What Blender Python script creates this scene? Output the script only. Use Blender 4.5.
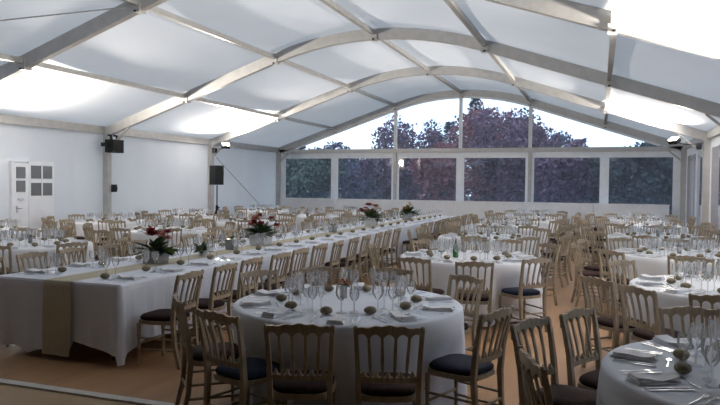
import bpy, math, random
from mathutils import Vector, Matrix
for o in list(bpy.data.objects): bpy.data.objects.remove(o)
S = bpy.context.scene
C = S.collection
R = math.radians
PI = math.pi
# ------------------------------------------------------------------ camera, sky, exposure
CAM_H = 1.70
YAW, PITCH, ROLL, FPX = 0.3464, 0.0278, 0.0103, 664.0
cd = bpy.data.cameras.new('camera'); cam = bpy.data.objects.new('camera', cd); C.objects.link(cam)
cd.sensor_width = 36.0; cd.lens = FPX / 720 * 36.0; cd.clip_start = 0.05; cd.clip_end = 300
cam.location = (0, 0, CAM_H)
cam.matrix_world = (Matrix.Translation((0, 0, CAM_H)) @ Matrix.Rotation(YAW, 4, 'Z') @ Matrix.Rotation(PI/2 - PITCH, 4, 'X') @ Matrix.Rotation(ROLL, 4, 'Z'))
S.camera = cam
S.view_settings.view_transform = 'Standard'; S.view_settings.look = 'None'
S.view_settings.gamma = 1.0; S.view_settings.use_curve_mapping = False
S.view_settings.exposure = 0.38
SKY_STRENGTH = 2.0
S.cycles.transparent_max_bounces = 40
w = bpy.data.worlds.new('overcast_dusk'); S.world = w; w.use_nodes = True
nt = w.node_tree; bg = nt.nodes['Background']
tc = nt.nodes.new('ShaderNodeTexCoord'); nz = nt.nodes.new('ShaderNodeTexNoise'); rp = nt.nodes.new('ShaderNodeValToRGB')
nz.inputs['Scale'].default_value = 2.2; nz.inputs['Detail'].default_value = 3
nt.links.new(tc.outputs['Generated'], nz.inputs['Vector']); nt.links.new(nz.outputs['Fac'], rp.inputs['Fac'])
rp.color_ramp.elements[0].position = .35; rp.color_ramp.elements[0].color = (.56, .79, 1.0, 1)
rp.color_ramp.elements[1].position = .65; rp.color_ramp.elements[1].color = (.86, .93, 1.0, 1)
nt.links.new(rp.outputs['Color'], bg.inputs['Color']); bg.inputs['Strength'].default_value = SKY_STRENGTH
FLOOD_W = 1800.0
def project(p):
    x, y, z = p[0], p[1], p[2] - CAM_H
    a = x*math.cos(YAW) + y*math.sin(YAW); d = -x*math.sin(YAW) + y*math.cos(YAW)
    d2 = d*math.cos(PITCH) - z*math.sin(PITCH); b = z*math.cos(PITCH) + d*math.sin(PITCH)
    if d2 < .05: return (-9999, -9999)
    u, v = FPX*a/d2, -FPX*b/d2
    return (360 + u*math.cos(ROLL) - v*math.sin(ROLL), 202.5 + u*math.sin(ROLL) + v*math.cos(ROLL))
def in_view(p, m=110):
    q = project(p)
    return -m < q[0] < 720+m and -m < q[1] < 405+m*1.4

# ------------------------------------------------------------------ materials
def new_mat(name):
    m = bpy.data.materials.new(name); m.use_nodes = True
    nt = m.node_tree; nt.nodes.clear()
    out = nt.nodes.new('ShaderNodeOutputMaterial')
    return m, nt, out
def noise_col(nt, c1, c2, scale, detail=4, stretch=None, lo=.35, hi=.65):
    tc = nt.nodes.new('ShaderNodeTexCoord'); n = nt.nodes.new('ShaderNodeTexNoise'); r = nt.nodes.new('ShaderNodeValToRGB')
    n.inputs['Scale'].default_value = scale; n.inputs['Detail'].default_value = detail
    if stretch:
        mp = nt.nodes.new('ShaderNodeMapping'); mp.inputs['Scale'].default_value = stretch
        nt.links.new(tc.outputs['Object'], mp.inputs['Vector']); nt.links.new(mp.outputs['Vector'], n.inputs['Vector'])
    else: nt.links.new(tc.outputs['Object'], n.inputs['Vector'])
    r.color_ramp.elements[0].position = lo; r.color_ramp.elements[0].color = (*c1, 1)
    r.color_ramp.elements[1].position = hi; r.color_ramp.elements[1].color = (*c2, 1)
    nt.links.new(n.outputs['Fac'], r.inputs['Fac'])
    return r, n
def pbr(name, c1, c2=None, scale=8, rough=.6, metal=0, bump=0, stretch=None, spec=.5, lo=.35, hi=.65):
    m, nt, out = new_mat(name); p = nt.nodes.new('ShaderNodeBsdfPrincipled')
    r, n = noise_col(nt, c1, c2 or tuple(v*.88 for v in c1), scale, 4, stretch, lo, hi)
    nt.links.new(r.outputs['Color'], p.inputs['Base Color'])
    p.inputs['Roughness'].default_value = rough; p.inputs['Metallic'].default_value = metal
    p.inputs['Specular IOR Level'].default_value = spec
    if bump:
        b = nt.nodes.new('ShaderNodeBump'); b.inputs['Strength'].default_value = bump; b.inputs['Distance'].default_value = .01
        nt.links.new(n.outputs['Fac'], b.inputs['Height']); nt.links.new(b.outputs['Normal'], p.inputs['Normal'])
    nt.links.new(p.outputs['BSDF'], out.inputs['Surface'])
    return m
def fabric(name, col, trans, bump_scale=1.5, bump=.15):
    m, nt, out = new_mat(name)
    d = nt.nodes.new('ShaderNodeBsdfDiffuse'); t = nt.nodes.new('ShaderNodeBsdfTranslucent'); mx = nt.nodes.new('ShaderNodeMixShader')
    r, n = noise_col(nt, col, tuple(v*.95 for v in col), bump_scale, 3)
    nt.links.new(r.outputs['Color'], d.inputs['Color']); nt.links.new(r.outputs['Color'], t.inputs['Color'])
    if bump:
        b = nt.nodes.new('ShaderNodeBump'); b.inputs['Strength'].default_value = bump; b.inputs['Distance'].default_value = .05
        nt.links.new(n.outputs['Fac'], b.inputs['Height']); nt.links.new(b.outputs['Normal'], d.inputs['Normal'])
    mx.inputs[0].default_value = trans
    nt.links.new(d.outputs[0], mx.inputs[1]); nt.links.new(t.outputs[0], mx.inputs[2]); nt.links.new(mx.outputs[0], out.inputs['Surface'])
    return m
def thin_glass(name, tint, ior=1.5, haze=0.0, hazecol=(.8, .85, .9), rough=.02, boost=1.0, lit=False):
    m, nt, out = new_mat(name)
    tr = nt.nodes.new('ShaderNodeBsdfTransparent'); tr.inputs['Color'].default_value = (*tint, 1)
    g = nt.nodes.new('ShaderNodeBsdfGlossy'); g.inputs['Roughness'].default_value = rough
    fr = nt.nodes.new('ShaderNodeFresnel'); fr.inputs['IOR'].default_value = ior
    mul = nt.nodes.new('ShaderNodeMath'); mul.operation = 'MULTIPLY'; mul.use_clamp = True; mul.inputs[1].default_value = boost
    nt.links.new(fr.outputs[0], mul.inputs[0])
    mx = nt.nodes.new('ShaderNodeMixShader'); nt.links.new(mul.outputs[0], mx.inputs[0])
    nt.links.new(tr.outputs[0], mx.inputs[1]); nt.links.new(g.outputs[0], mx.inputs[2])
    last = mx
    if haze:
        d = nt.nodes.new('ShaderNodeBsdfDiffuse'); d.inputs['Color'].default_value = (*hazecol, 1)
        m2 = nt.nodes.new('ShaderNodeMixShader'); m2.inputs[0].default_value = haze
        if lit:                                  # half the haze made translucent, a stand-in for refracted light
            tl = nt.nodes.new('ShaderNodeBsdfTranslucent'); tl.inputs['Color'].default_value = (*hazecol, 1)
            m3 = nt.nodes.new('ShaderNodeMixShader'); m3.inputs[0].default_value = .5
            nt.links.new(d.outputs[0], m3.inputs[1]); nt.links.new(tl.outputs[0], m3.inputs[2]); d = m3
        nt.links.new(mx.outputs[0], m2.inputs[1]); nt.links.new(d.outputs[0], m2.inputs[2]); last = m2
    nt.links.new(last.outputs[0], out.inputs['Surface'])
    return m
def emit(name, col, s):
    m, nt, out = new_mat(name); e = nt.nodes.new('ShaderNodeEmission')
    e.inputs['Color'].default_value = (*col, 1); e.inputs['Strength'].default_value = s
    nt.links.new(e.outputs[0], out.inputs['Surface']); return m
M = dict(
    roof=fabric('roof_fabric', (.69, .71, .75), .14, .6, .25),
    wallfab=fabric('wall_fabric', (.67, .69, .73), .12, .7, .25),
    alu=pbr('aluminium_profile', (.47, .46, .45), (.41, .40, .39), 6, .5, .25),
    alu_light=pbr('pale_aluminium', (.62, .62, .62), (.56, .56, .56), 6, .5, .1),
    pvc=pbr('white_pvc', (.78, .80, .84), (.73, .75, .79), 5, .5),
    clear=thin_glass('clear_pvc_window', (.86, .87, .94), 1.45, .145, (.52, .60, .84), .04),
    pane=thin_glass('door_pane_glass', (.40, .40, .41), 1.5, .40, (.30, .30, .31), .08),
    glass=thin_glass('drinking_glass', (.985, .985, .99), 1.45, .11, (.95, .96, .98), rough=.05, boost=1.2, lit=True),
    bottle=thin_glass('green_bottle_glass', (.12, .38, .16), 1.5, .12, (.05, .2, .08)),
    cloth=pbr('white_tablecloth', (.80, .80, .82), (.75, .755, .78), 3, .85, bump=.12, spec=.2),
    cloth_skylit=pbr('white_tablecloth_skylit', (.74, .77, .84), (.68, .71, .79), 3, .85, bump=.12, spec=.2),  # same white cloth, bluish skylight of the foreground put into its colour
    napkin=pbr('napkin_linen', (.80, .80, .82), (.72, .72, .75), 30, .85, bump=.2, spec=.2),
    runner=pbr('hessian_runner', (.52, .47, .36), (.44, .39, .29), 60, .9, bump=.3, spec=.1, stretch=(1, .2, 1)),
    wood=pbr('limed_wood', (.38, .305, .215), (.27, .21, .14), 9, .5, bump=.1, stretch=(6, 6, 1)),
    navy=pbr('navy_velvet', (.010, .013, .030), (.018, .022, .045), 40, .9, bump=.2, spec=.2),
    maroon=pbr('dark_maroon_velvet', (.022, .010, .010), (.035, .016, .014), 40, .9, bump=.2, spec=.2),
    crust=pbr('bread_crust', (.25, .19, .125), (.15, .13, .075), 40, .7, bump=.5),
    steel=pbr('polished_steel', (.72, .72, .74), (.62, .62, .64), 10, .18, 1.0),
    black=pbr('black_plastic', (.006, .006, .007), (.010, .010, .012), 20, .6, spec=.3),
    grille=pbr('speaker_grille', (.006, .006, .007), (.003, .003, .004), 260, .8, bump=.4),
    cable=pbr('grey_cable', (.30, .30, .31), (.24, .24, .25), 20, .6),
    floor=pbr('matting_floor', (.42, .235, .115), (.34, .185, .085), 1.3, .52, bump=.04, stretch=(4, .5, 1)),
    floor2=pbr('pale_board_floor', (.50, .36, .22), (.42, .295, .175), 1.5, .42, bump=.04, stretch=(.5, 5, 1)),
    annexe=pbr('shade_annexe_timber', (.30, .26, .24), (.24, .21, .19), 3, .8, bump=.1, stretch=(1, 1, 6)),
    strip=pbr('threshold_metal', (.70, .68, .65), (.6, .58, .55), 12, .5, .0),
    lawn=pbr('lawn_grass', (.035, .06, .02), (.02, .04, .013), 4, .95, bump=.5),
    bark=pbr('tree_bark', (.055, .042, .045), (.03, .024, .028), 6, .9, bump=.6),
    leaf_dark=pbr('conifer_needles', (0.017, 0.035, 0.038), (0.027, 0.053, 0.055), 3, .8),
    leaf_green=pbr('evergreen_leaves', (0.032, 0.060, 0.046), (0.050, 0.088, 0.069), 3, .75),
    leaf_red=pbr('russet_leaves', (0.124, 0.039, 0.051), (0.169, 0.060, 0.071), 2, .8),
    leaf_plum=pbr('plum_leaves', (0.079, 0.045, 0.086), (0.109, 0.063, 0.112), 2, .8),
    leaf_blue=pbr('grey_blue_leaves', (0.049, 0.064, 0.112), (0.071, 0.090, 0.146), 2, .8),
    fol=pbr('arrangement_leaves', (.045, .085, .022), (.025, .05, .014), 30, .6),
    fol_lime=pbr('lime_leaves', (.20, .26, .06), (.12, .17, .04), 30, .6),
    red=pbr('red_petals', (.32, .025, .030), (.20, .015, .02), 30, .6),
    pink=pbr('blush_petals', (.55, .24, .20), (.45, .17, .15), 30, .6),
    orange=pbr('orange_petals', (.48, .14, .03), (.35, .09, .02), 30, .6),
    cream=pbr('cream_petals', (.70, .64, .50), (.6, .52, .40), 30, .6),
    pot=pbr('grey_zinc_pot', (.30, .30, .30), (.22, .22, .22), 14, .45, .5),
    potwhite=pbr('pale_ceramic_pot', (.62, .62, .62), (.54, .54, .54), 14, .4),
    lamp=emit('lit_lamp_glass', (1, .88, .70), 30.0),
)

# ------------------------------------------------------------------ mesh helpers
class MB:
    def __init__(s): s.v = []; s.f = []; s.m = []
    def add(s, vs, fs, mi=0):
        b = len(s.v); s.v += [tuple(p) for p in vs]
        s.f += [tuple(i+b for i in f) for f in fs]; s.m += [mi]*len(fs); return s
    def box(s, c, d, rot=None, mi=0):
        hx, hy, hz = d[0]/2, d[1]/2, d[2]/2
        vs = [Vector((x, y, z)) for z in (-hz, hz) for y in (-hy, hy) for x in (-hx, hx)]
        if rot is not None: vs = [rot @ p for p in vs]
        vs = [p + Vector(c) for p in vs]
        return s.add(vs, [(0, 2, 3, 1), (4, 5, 7, 6), (0, 1, 5, 4), (2, 6, 7, 3), (0, 4, 6, 2), (1, 3, 7, 5)], mi)
    def bar(s, pts, wd, up=(0, 0, 1), mi=0, n=4):
        # sweep a rectangle (n=4) or ellipse along pts; wd = (width, depth) or list of them
        pts = [Vector(p) for p in pts]; L = len(pts); vs = []
        for i, p in enumerate(pts):
            t = (pts[min(i+1, L-1)] - pts[max(i-1, 0)]).normalized()
            u = Vector(up); a = t.cross(u)
            if a.length < 1e-4: a = t.cross(Vector((1, 0, 0)))
            a.normalize(); b = a.cross(t).normalized()
            wx, wy = wd[i] if isinstance(wd, list) else wd
            if n == 4: ring = [(-wx/2, -wy/2), (wx/2, -wy/2), (wx/2, wy/2), (-wx/2, wy/2)]
            else: ring = [(wx/2*math.cos(2*PI*k/n), wy/2*math.sin(2*PI*k/n)) for k in range(n)]
            vs += [p + a*q[0] + b*q[1] for q in ring]
        fs = []
        for i in range(L-1):
            for k in range(n):
                k2 = (k+1) % n; fs.append((i*n+k, i*n+k2, (i+1)*n+k2, (i+1)*n+k))
        fs.append(tuple(range(n-1, -1, -1))); fs.append(tuple((L-1)*n+k for k in range(n)))
        return s.add(vs, fs, mi)
    def tube(s, pts, r, n=6, mi=0):
        wd = [(2*q, 2*q) for q in r] if isinstance(r, (list, tuple)) else (2*r, 2*r)
        return s.bar(pts, wd, (0.13, 0.31, 0.94), mi, n)
    def lathe(s, prof, c=(0, 0, 0), n=10, mi=0, cap=True):
        vs = []; fs = []
        for r, z in prof:
            vs += [(c[0]+r*math.cos(2*PI*k/n), c[1]+r*math.sin(2*PI*k/n), c[2]+z) for k in range(n)]
        L = len(prof)
        for i in range(L-1):
            for k in range(n):
                k2 = (k+1) % n; fs.append((i*n+k, i*n+k2, (i+1)*n+k2, (i+1)*n+k))
        if cap: fs.append(tuple(range(n-1, -1, -1))); fs.append(tuple((L-1)*n+k for k in range(n)))
        return s.add(vs, fs, mi)
    def merge(s, o, off=(0, 0, 0), rz=0, sc=1, mi=None):
        c, sn = math.cos(rz), math.sin(rz); b = len(s.v)
        s.v += [((x*c-y*sn)*sc+off[0], (x*sn+y*c)*sc+off[1], z*sc+off[2]) for x, y, z in o.v]
        s.f += [tuple(i+b for i in f) for f in o.f]; s.m += (o.m if mi is None else [mi]*len(o.f)); return s
    def mesh(s, name, mats, smooth=False):
        me = bpy.data.meshes.new(name); me.from_pydata(s.v, [], s.f); me.update()
        for m in (mats if isinstance(mats, (list, tuple)) else [mats]): me.materials.append(M[m])
        if any(s.m): me.polygons.foreach_set('material_index', s.m)
        if smooth: me.polygons.foreach_set('use_smooth', [True]*len(s.f))
        return me
def link(name, data, parent=None, loc=None, rz=None):
    o = bpy.data.objects.new(name, data); C.objects.link(o)
    if parent: o.parent = parent
    if loc is not None: o.location = loc
    if rz is not None: o.rotation_euler = (0, 0, rz)
    return o
def tag(o, label=None, cat=None, group=None, kind=None):
    if label: o['label'] = label
    if cat: o['category'] = cat
    if group: o['group'] = group
    if kind: o['kind'] = kind
    return o
def thing(name, label, cat, loc=(0, 0, 0), rz=0, group=None): return tag(link(name, None, None, loc, rz), label, cat, group)
def part(name, mb, mat, parent, smooth=False): return link(name, mb.mesh(name, mat, smooth), parent)
def struct(name): return tag(link(name, None), kind='structure')

# ------------------------------------------------------------------ tent shell
XC = -4.865; HW = 7.5; XL = XC-HW; XR = XC+HW
EAVE, PUR, CRN = 3.0, 4.68, 5.08
Y0, BAY = 9.325, 5.0
FR = [Y0 + BAY*k for k in (-1, 0, 1, 2, 3)]
YB = FR[-1]; YF = FR[0]
SL = (PUR-EAVE)/5.0
ang = math.atan(SL); RAD = 2.5/math.sin(ang)
def roof_z(x):
    a = abs(x-XC)
    if a > 2.5: return EAVE + (HW-a)*SL
    return PUR - RAD*math.cos(ang) + math.sqrt(RAD*RAD - a*a)
XS = [XL, XC-5, XC-2.5] + [XC-2.5+.5*k for k in range(1, 10)] + [XC+2.5, XC+5, XR]

fl = MB().box(((XL+XR)/2, (4.24+YB+.15)/2, -.05), (HW*2+.4, YB+.15-4.24, .1))
tag(part('floor', fl, 'floor', None), kind='structure')
AX0, AX1, AY0, AY1, AZ = -7.0, 4.2, -7.0, 4.16, 3.25      # unseen entrance annexe, assumed around the camera to shade the foreground
fl = MB().box(((AX0+AX1)/2, (AY0+AY1)/2, -.05), (AX1-AX0, AY1-AY0, .1))
tag(part('floor_entrance', fl, 'floor2', None), kind='structure')
tag(part('trim_1', MB().box(((XL+XR)/2, 4.20, -.02), (HW*2, .085, .07)), 'strip', None), kind='structure')
an = struct('wall_shade_annexe')
for c_, d_ in (((AX0, (AY0+AY1)/2, AZ/2), (.12, AY1-AY0, AZ)), ((AX1, (AY0+AY1)/2, AZ/2), (.12, AY1-AY0, AZ)), (((AX0+AX1)/2, AY0, AZ/2), (AX1-AX0, .12, AZ))):
    part('wall_panel', MB().box(c_, d_), 'annexe', an)
tag(part('ceiling_shade_annexe', MB().box(((AX0+AX1)/2, (AY0+AY1)/2, AZ+.06), (AX1-AX0+.12, AY1-AY0+.12, .12)), 'annexe', None), kind='structure')
tag(part('ground', MB().box((-5, 40, -.3), (160, 140, .2)), 'lawn', None), kind='structure')

ceil = struct('ceiling')
for i in range(len(FR)-1):
    mb = MB(); n = 9
    vs = []; fs = []
    for j in range(n):
        t = j/(n-1); y = FR[i] + (FR[i+1]-FR[i])*t
        sag = -.05*math.sin(PI*t)
        for x in XS:
            e = 1 - (abs(x-XC)/HW)**6
            vs.append((x, y, roof_z(x) + .13 + sag*e))
    k = len(XS)
    for j in range(n-1):
        for a in range(k-1): fs.append((j*k+a, j*k+a+1, (j+1)*k+a+1, (j+1)*k+a))
    mb.add(vs, fs); part('roof_panel', mb, 'roof', ceil, True)
for xo in (-5, -2.5, 0, 2.5, 5):
    for i in range(len(FR)-1):
        z = roof_z(XC+xo) + .02
        part('purlin', MB().bar([(XC+xo, FR[i]+.06, z), (XC+xo, FR[i+1]-.06, z)], (.09, .10)), 'alu', ceil)
for sx in (-1, 1):
    for i in range(len(FR)-1):
        part('eave_beam', MB().bar([(XC+sx*HW, FR[i]+.1, EAVE+.055), (XC+sx*HW, FR[i+1]-.1, EAVE+.055)], (.12, .20)), 'alu', ceil)

names = ['above the threshold strip', 'nearest the white door', 'carrying the black wall box', 'beside the speaker stand', 'framing the back windows']
for i, y in enumerate(FR):
    t = thing('tent_frame', 'grey aluminium tent arch with posts, ' + names[i], 'tent frame', (XC, y, 0), 0, 'tent arches')
    pts = [(x-XC, 0, roof_z(x)) for x in XS]
    part('rafter', MB().bar(pts, (.12, .24)), 'alu', t)
    for sx in (-1, 1):
        part('post', MB().box((sx*(HW-.02), 0, (EAVE-.02)/2), (.22, .13, EAVE-.02)), 'alu', t)
        part('foot_plate', MB().box((sx*(HW-.05), 0, .012), (.34, .30, .024)), 'alu', t)
        part('knee_brace', MB().bar([(sx*(HW-.12), 0, EAVE-.42), (sx*(HW-.75), 0, EAVE+.12)], (.05, .06), (0, 1, 0)), 'alu', t)
    for xo in (-5, -2.5, 0, 2.5, 5):
        mb = MB().box((xo, 0, roof_z(XC+xo)-.02), (.16, .17, .24))
        part('purlin_bracket', mb, 'alu', t)
        part('bolt', MB().lathe([(.022, 0), (.022, .03)], (xo, -.10, roof_z(XC+xo)-.14), 6), 'black', t)

# walls
def sheet(p0, p1, z0, z1, amp=.0, n=24, nz=5, seed=0, axis='y'):
    rr = random.Random(seed); ph = [rr.uniform(0, 6) for _ in range(4)]
    mb = MB(); vs = []; fs = []
    for j in range(nz):
        for i in range(n+1):
            t = i/n; z = z0 + (z1-z0)*j/(nz-1)
            a = amp*(math.sin(t*9+ph[0]) + .6*math.sin(t*23+ph[1]+z*.4) + .4*math.sin(t*41+ph[2]))*math.sin(PI*t)
            x = p0[0]+(p1[0]-p0[0])*t; y = p0[1]+(p1[1]-p0[1])*t
            vs.append((x+a, y, z) if axis == 'y' else (x, y+a, z))
    for j in range(nz-1):
        for i in range(n): q = j*(n+1)+i; fs.append((q, q+1, q+n+2, q+n+1))
    return mb.add(vs, fs)
wl = struct('wall_left')
for i in range(len(FR)-1):
    ya, yb = FR[i]+.07, FR[i+1]-.07
    if i == 1:                              # the bay with the white door
        part('fabric_panel', sheet((XL-.04, ya), (XL-.04, 11.30), .01, EAVE, .012, seed=i), 'wallfab', wl, True)
        part('fabric_panel', sheet((XL-.04, 12.56), (XL-.04, yb), .01, EAVE, .012, seed=i+40), 'wallfab', wl, True)
        part('fabric_panel', sheet((XL-.04, 11.30), (XL-.04, 12.56), 2.08, EAVE, .004, seed=i+50), 'wallfab', wl, True)
    else:
        part('fabric_panel', sheet((XL-.04, ya), (XL-.04, yb), .01, EAVE, .012, seed=i), 'wallfab', wl, True)
    part('base_rail', MB().box((XL-.02, (ya+yb)/2, .06), (.05, yb-ya, .08)), 'alu', wl)
wf = struct('wall_front')
YG = YF-.12
part('fabric_panel', sheet((XL, YG), (AX0, YG), .01, EAVE, .01, axis='x'), 'wallfab', wf, True)
mb = MB(); xs = [XL, AX0] + [x for x in XS if x > AX0+.01]; n = len(xs)
zl = [EAVE-.02, EAVE-.02] + [AZ+.1 if x < XR-.01 else EAVE for x in xs[2:]]
zl[1] = AZ+.1
mb.add([(x, YG, min(z, roof_z(x)+.12)) for x, z in zip(xs, zl)] + [(x, YG, roof_z(x)+.13) for x in xs], [(i, i+1, n+i+1, n+i) for i in range(n-1)])
part('gable_panel', mb, 'wallfab', wf)

# back wall: lower windows, transom, gable lights
wb = struct('wall_back')
GX = [XL+.10, XC-5, XC-2.5, XC, XC+2.5, XC+5, XR-.10]
WZ0, WZ1 = .78, 2.70
part('transom', MB().box((XC, YB, EAVE-.02), (2*HW-.2, .12, .15)), 'alu', wb)
part('sill_panel', sheet((GX[0], YB+.02), (GX[-1], YB+.02), .01, WZ0, .004, axis='x'), 'pvc', wb, True)
part('head_panel', sheet((GX[0], YB+.02), (GX[-1], YB+.02), WZ1, EAVE-.08, .002, axis='x', nz=2), 'pvc', wb, True)
part('base_rail', MB().box((XC, YB, .05), (2*HW-.3, .08, .09)), 'alu', wb)
for i, x in enumerate(GX):
    wdt = .26 if i in (0, 6) else .30
    if i in (0, 6): cx = x + (.13 if i == 0 else -.13)
    else: cx = x
    part('window_border', MB().box((cx, YB+.02, (WZ0+WZ1)/2), (wdt, .012, WZ1-WZ0)), 'pvc', wb)
    if i in (2, 4): part('mullion', MB().box((x, YB-.03, EAVE/2-.05), (.11, .08, EAVE-.10)), 'alu', wb)
    if i in (2, 3, 4):
        zt = roof_z(x)-.12
        part('gable_mullion', MB().box((x, YB, (EAVE+.055+zt)/2), (.12, .08, zt-EAVE-.055)), 'alu_light', wb)
for i in range(6):
    a = GX[i] + (.26 if i == 0 else .15); b = GX[i+1] - (.26 if i == 5 else .15)
    wn = tag(link('window_%d' % (i+1), None), kind='structure')
    part('pane', sheet((a, YB+.02), (b, YB+.02), WZ0, WZ1, .006, 14, 4, 60+i, axis='x'), 'clear', wn, True)
segs = [(XL+.25, XC-2.5-.06), (XC-2.5+.06, XC-.06), (XC+.06, XC+2.5-.06), (XC+2.5+.06, XR-.25)]
for k, (a, b) in enumerate(segs):
    n = 8; xs = [a+(b-a)*i/n for i in range(n+1)]
    zb = EAVE+.055
    mb = MB().add([(x, YB+.02, zb) for x in xs] + [(x, YB+.02, max(zb+.005, roof_z(x)-.12)) for x in xs], [(i, i+1, n+2+i, n+1+i) for i in range(n)])
    wn = tag(link('window_%d' % (7+k), None), kind='structure')
    part('pane', mb, 'clear', wn)
    mb = MB().bar([(x, YB+.01, max(zb+.03, roof_z(x)-.15)) for x in xs], (.02, .10))
    part('window_border', mb, 'pvc', wn)

# right wall: clear panels between the posts
wr = struct('wall_right'); k = 11
for i in range(len(FR)-1):
    ya, yb = FR[i]+.07, FR[i+1]-.07; X = XR+.04
    if i < 0:
        part('fabric_panel', sheet((X, ya), (X, yb), .01, EAVE, .012, seed=80+i), 'wallfab', wr, True); continue
    part('sill_panel', sheet((X, ya), (X, yb), .01, .55, .006, seed=i+90), 'pvc', wr, True)
    part('head_panel', sheet((X, ya), (X, yb), 2.72, EAVE, .004, seed=i+95, nz=2), 'pvc', wr, True)
    part('base_rail', MB().box((XR+.02, (ya+yb)/2, .06), (.05, yb-ya, .08)), 'alu', wr)
    ym = (ya+yb)/2
    for yy, ww in ((ya+.11, .22), (ym, .30), (yb-.11, .22)):
        part('window_border', MB().box((X, yy, (.55+2.72)/2), (.012, ww, 2.17)), 'pvc', wr)
    for a, b in ((ya+.22, ym-.15), (ym+.15, yb-.22)):
        wn = tag(link('window_%d' % k, None), kind='structure'); k += 1
        part('pane', sheet((X, a), (X, b), .55, 2.72, .008, 14, 4, 100+k), 'clear', wn, True)

# white door with a four-pane window beside it, in the left wall
dr = struct('door_1')
part('door_leaf', MB().box((XL-.01, 11.545, .01+1.05), (.06, .44, 2.09)), 'pvc', dr)
part('door_frame', MB().bar([(XL-.01, 11.315, 0), (XL-.01, 11.315, 2.13), (XL-.01, 11.785, 2.13), (XL-.01, 11.785, 0)], (.05, .09), (1, 0, 0)), 'pvc', dr)
for z in (1.88, 1.57):
    part('pane', MB().box((XL+.024, 11.545, z), (.012, .25, .26)), 'pane', dr)
part('letter_plate', MB().box((XL+.03, 11.53, 1.28), (.02, .16, .045)), 'steel', dr)
hd = part('door_handle', MB().box((XL+.03, 11.42, 1.05), (.02, .035, .16)), 'steel', dr)
part('lever', MB().bar([(XL+.05, 11.42, 1.07), (XL+.055, 11.54, 1.07)], (.02, .02)), 'steel', hd)
wd = struct('window_30')
part('panel', MB().box((XL-.02, 12.18, 1.075), (.04, .74, 2.15)), 'pvc', wd)
for z in (1.90, 1.50):
    for y in (12.00, 12.33):
        part('pane', MB().box((XL+.004, y, z), (.012, .29, .30)), 'pane', wd)
    part('glazing_bar', MB().box((XL+.008, 12.165, z), (.02, .035, .34)), 'pvc', wd)

# ------------------------------------------------------------------ flood lamps, wall box, speaker, cables
def flood(x, y, sx, sy, label):
    t = thing('flood_light', label, 'lamp', (x, y, 2.90), 0, 'flood lamps on the posts')
    d = Vector((-sx*.42, sy*.42, .80)).normalized()
    rot = d.to_track_quat('Z', 'Y').to_matrix()
    part('housing', MB().box((0, 0, 0), (.26, .17, .11), rot), 'black', t)
    part('lamp_glass', MB().box(d*.062, (.22, .13, .012), rot), 'lamp', t)
    part('bracket', MB().bar([(sx*.70, -sy*.36, -.06), (sx*.30, -sy*.20, -.09), (0, 0, -.03)], (.035, .02)), 'black', t)
    part('junction_box', MB().box((sx*.62, -sy*.34, -.13), (.12, .12, .15)), 'black', t)
    ld = bpy.data.lights.new('flood_beam', 'SPOT'); ld.energy = FLOOD_W; ld.color = (1, .92, .81)
    ld.spot_size = R(150); ld.spot_blend = .55; ld.shadow_soft_size = .10
    lo = link('flood_beam', ld, t); lo.location = d*.10
    lo.rotation_euler = (-d).to_track_quat('Z', 'Y').to_euler()
for i, sy, nm in ((1, 1, 'post nearest the white door'), (3, -1, 'post beside the speaker stand')):
    flood(XL+.85, FR[i]+.40*sy, -1, sy, 'black flood lamp shining up from the white wall ' + nm)
for i, nm in ((1, 'fourth post from'), (3, 'second post from')):
    flood(XR-.85, FR[i]-.40, 1, -1, 'black flood lamp on the clear side wall, %s the back windows' % nm)

t = thing('wall_loudspeaker', 'black box loudspeaker clamped high on a white wall post', 'speaker', (XL+.28, FR[2], 2.46))
part('cabinet', MB().box((0, 0, .17), (.26, .42, .34)), 'black', t)
part('grille', MB().box((.136, 0, .17), (.012, .38, .30)), 'grille', t)
for y in (-.12, .10):
    part('clamp', MB().bar([(0, y, .34), (0, y, .44), (-.10, y, .46)], (.05, .05)), 'black', t)
part('wall_bracket', MB().box((-.04, -.30, .20), (.12, .18, .10)), 'black', t)
t = thing('socket_box', 'small black socket box fixed midway up a white wall post', 'socket', (XL+.19, FR[2]+.06, 1.42))
part('housing', MB().box((0, .04, .10), (.09, .12, .20)), 'black', t)
part('plug', MB().box((.06, .04, .10), (.04, .07, .08)), 'black', t)

SPX, SPY = -11.25, 18.0
t = thing('loudspeaker', 'black loudspeaker on top of a tripod stand by white wall', 'speaker', (SPX, SPY, 1.63), R(-125))
mb = MB().add([(-.19, -.16, 0), (.19, -.16, 0), (.14, .18, 0), (-.14, .18, 0), (-.19, -.16, .60), (.19, -.16, .60), (.14, .18, .60), (-.14, .18, .60)],
              [(0, 3, 2, 1), (4, 5, 6, 7), (0, 1, 5, 4), (1, 2, 6, 5), (2, 3, 7, 6), (3, 0, 4, 7)])
part('cabinet', mb, 'black', t)
part('grille', MB().box((0, -.165, .30), (.34, .012, .55)), 'grille', t)
part('woofer', MB().lathe([(.12, 0), (.13, .01), (.05, .012)], (0, 0, 0), 16), 'black', t).matrix_local = Matrix.Translation((0, -.17, .20)) @ Matrix.Rotation(PI/2, 4, 'X')
part('handle', MB().bar([(-.17, .02, .42), (-.20, .02, .42), (-.20, .02, .30), (-.17, .02, .30)], (.02, .02), (0, 1, 0)), 'black', t)
t = thing('speaker_stand', 'black tripod pole stand holding the loudspeaker by white wall', 'stand', (SPX, SPY, 0))
part('pole', MB().tube([(0, 0, .12), (0, 0, 1.62)], .019, 8), 'black', t)
part('collar', MB().lathe([(.04, .84), (.045, .88), (.045, .96), (.03, .99)], n=10), 'black', t)
part('knob', MB().box((.06, 0, .92), (.05, .03, .04)), 'black', t)
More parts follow.
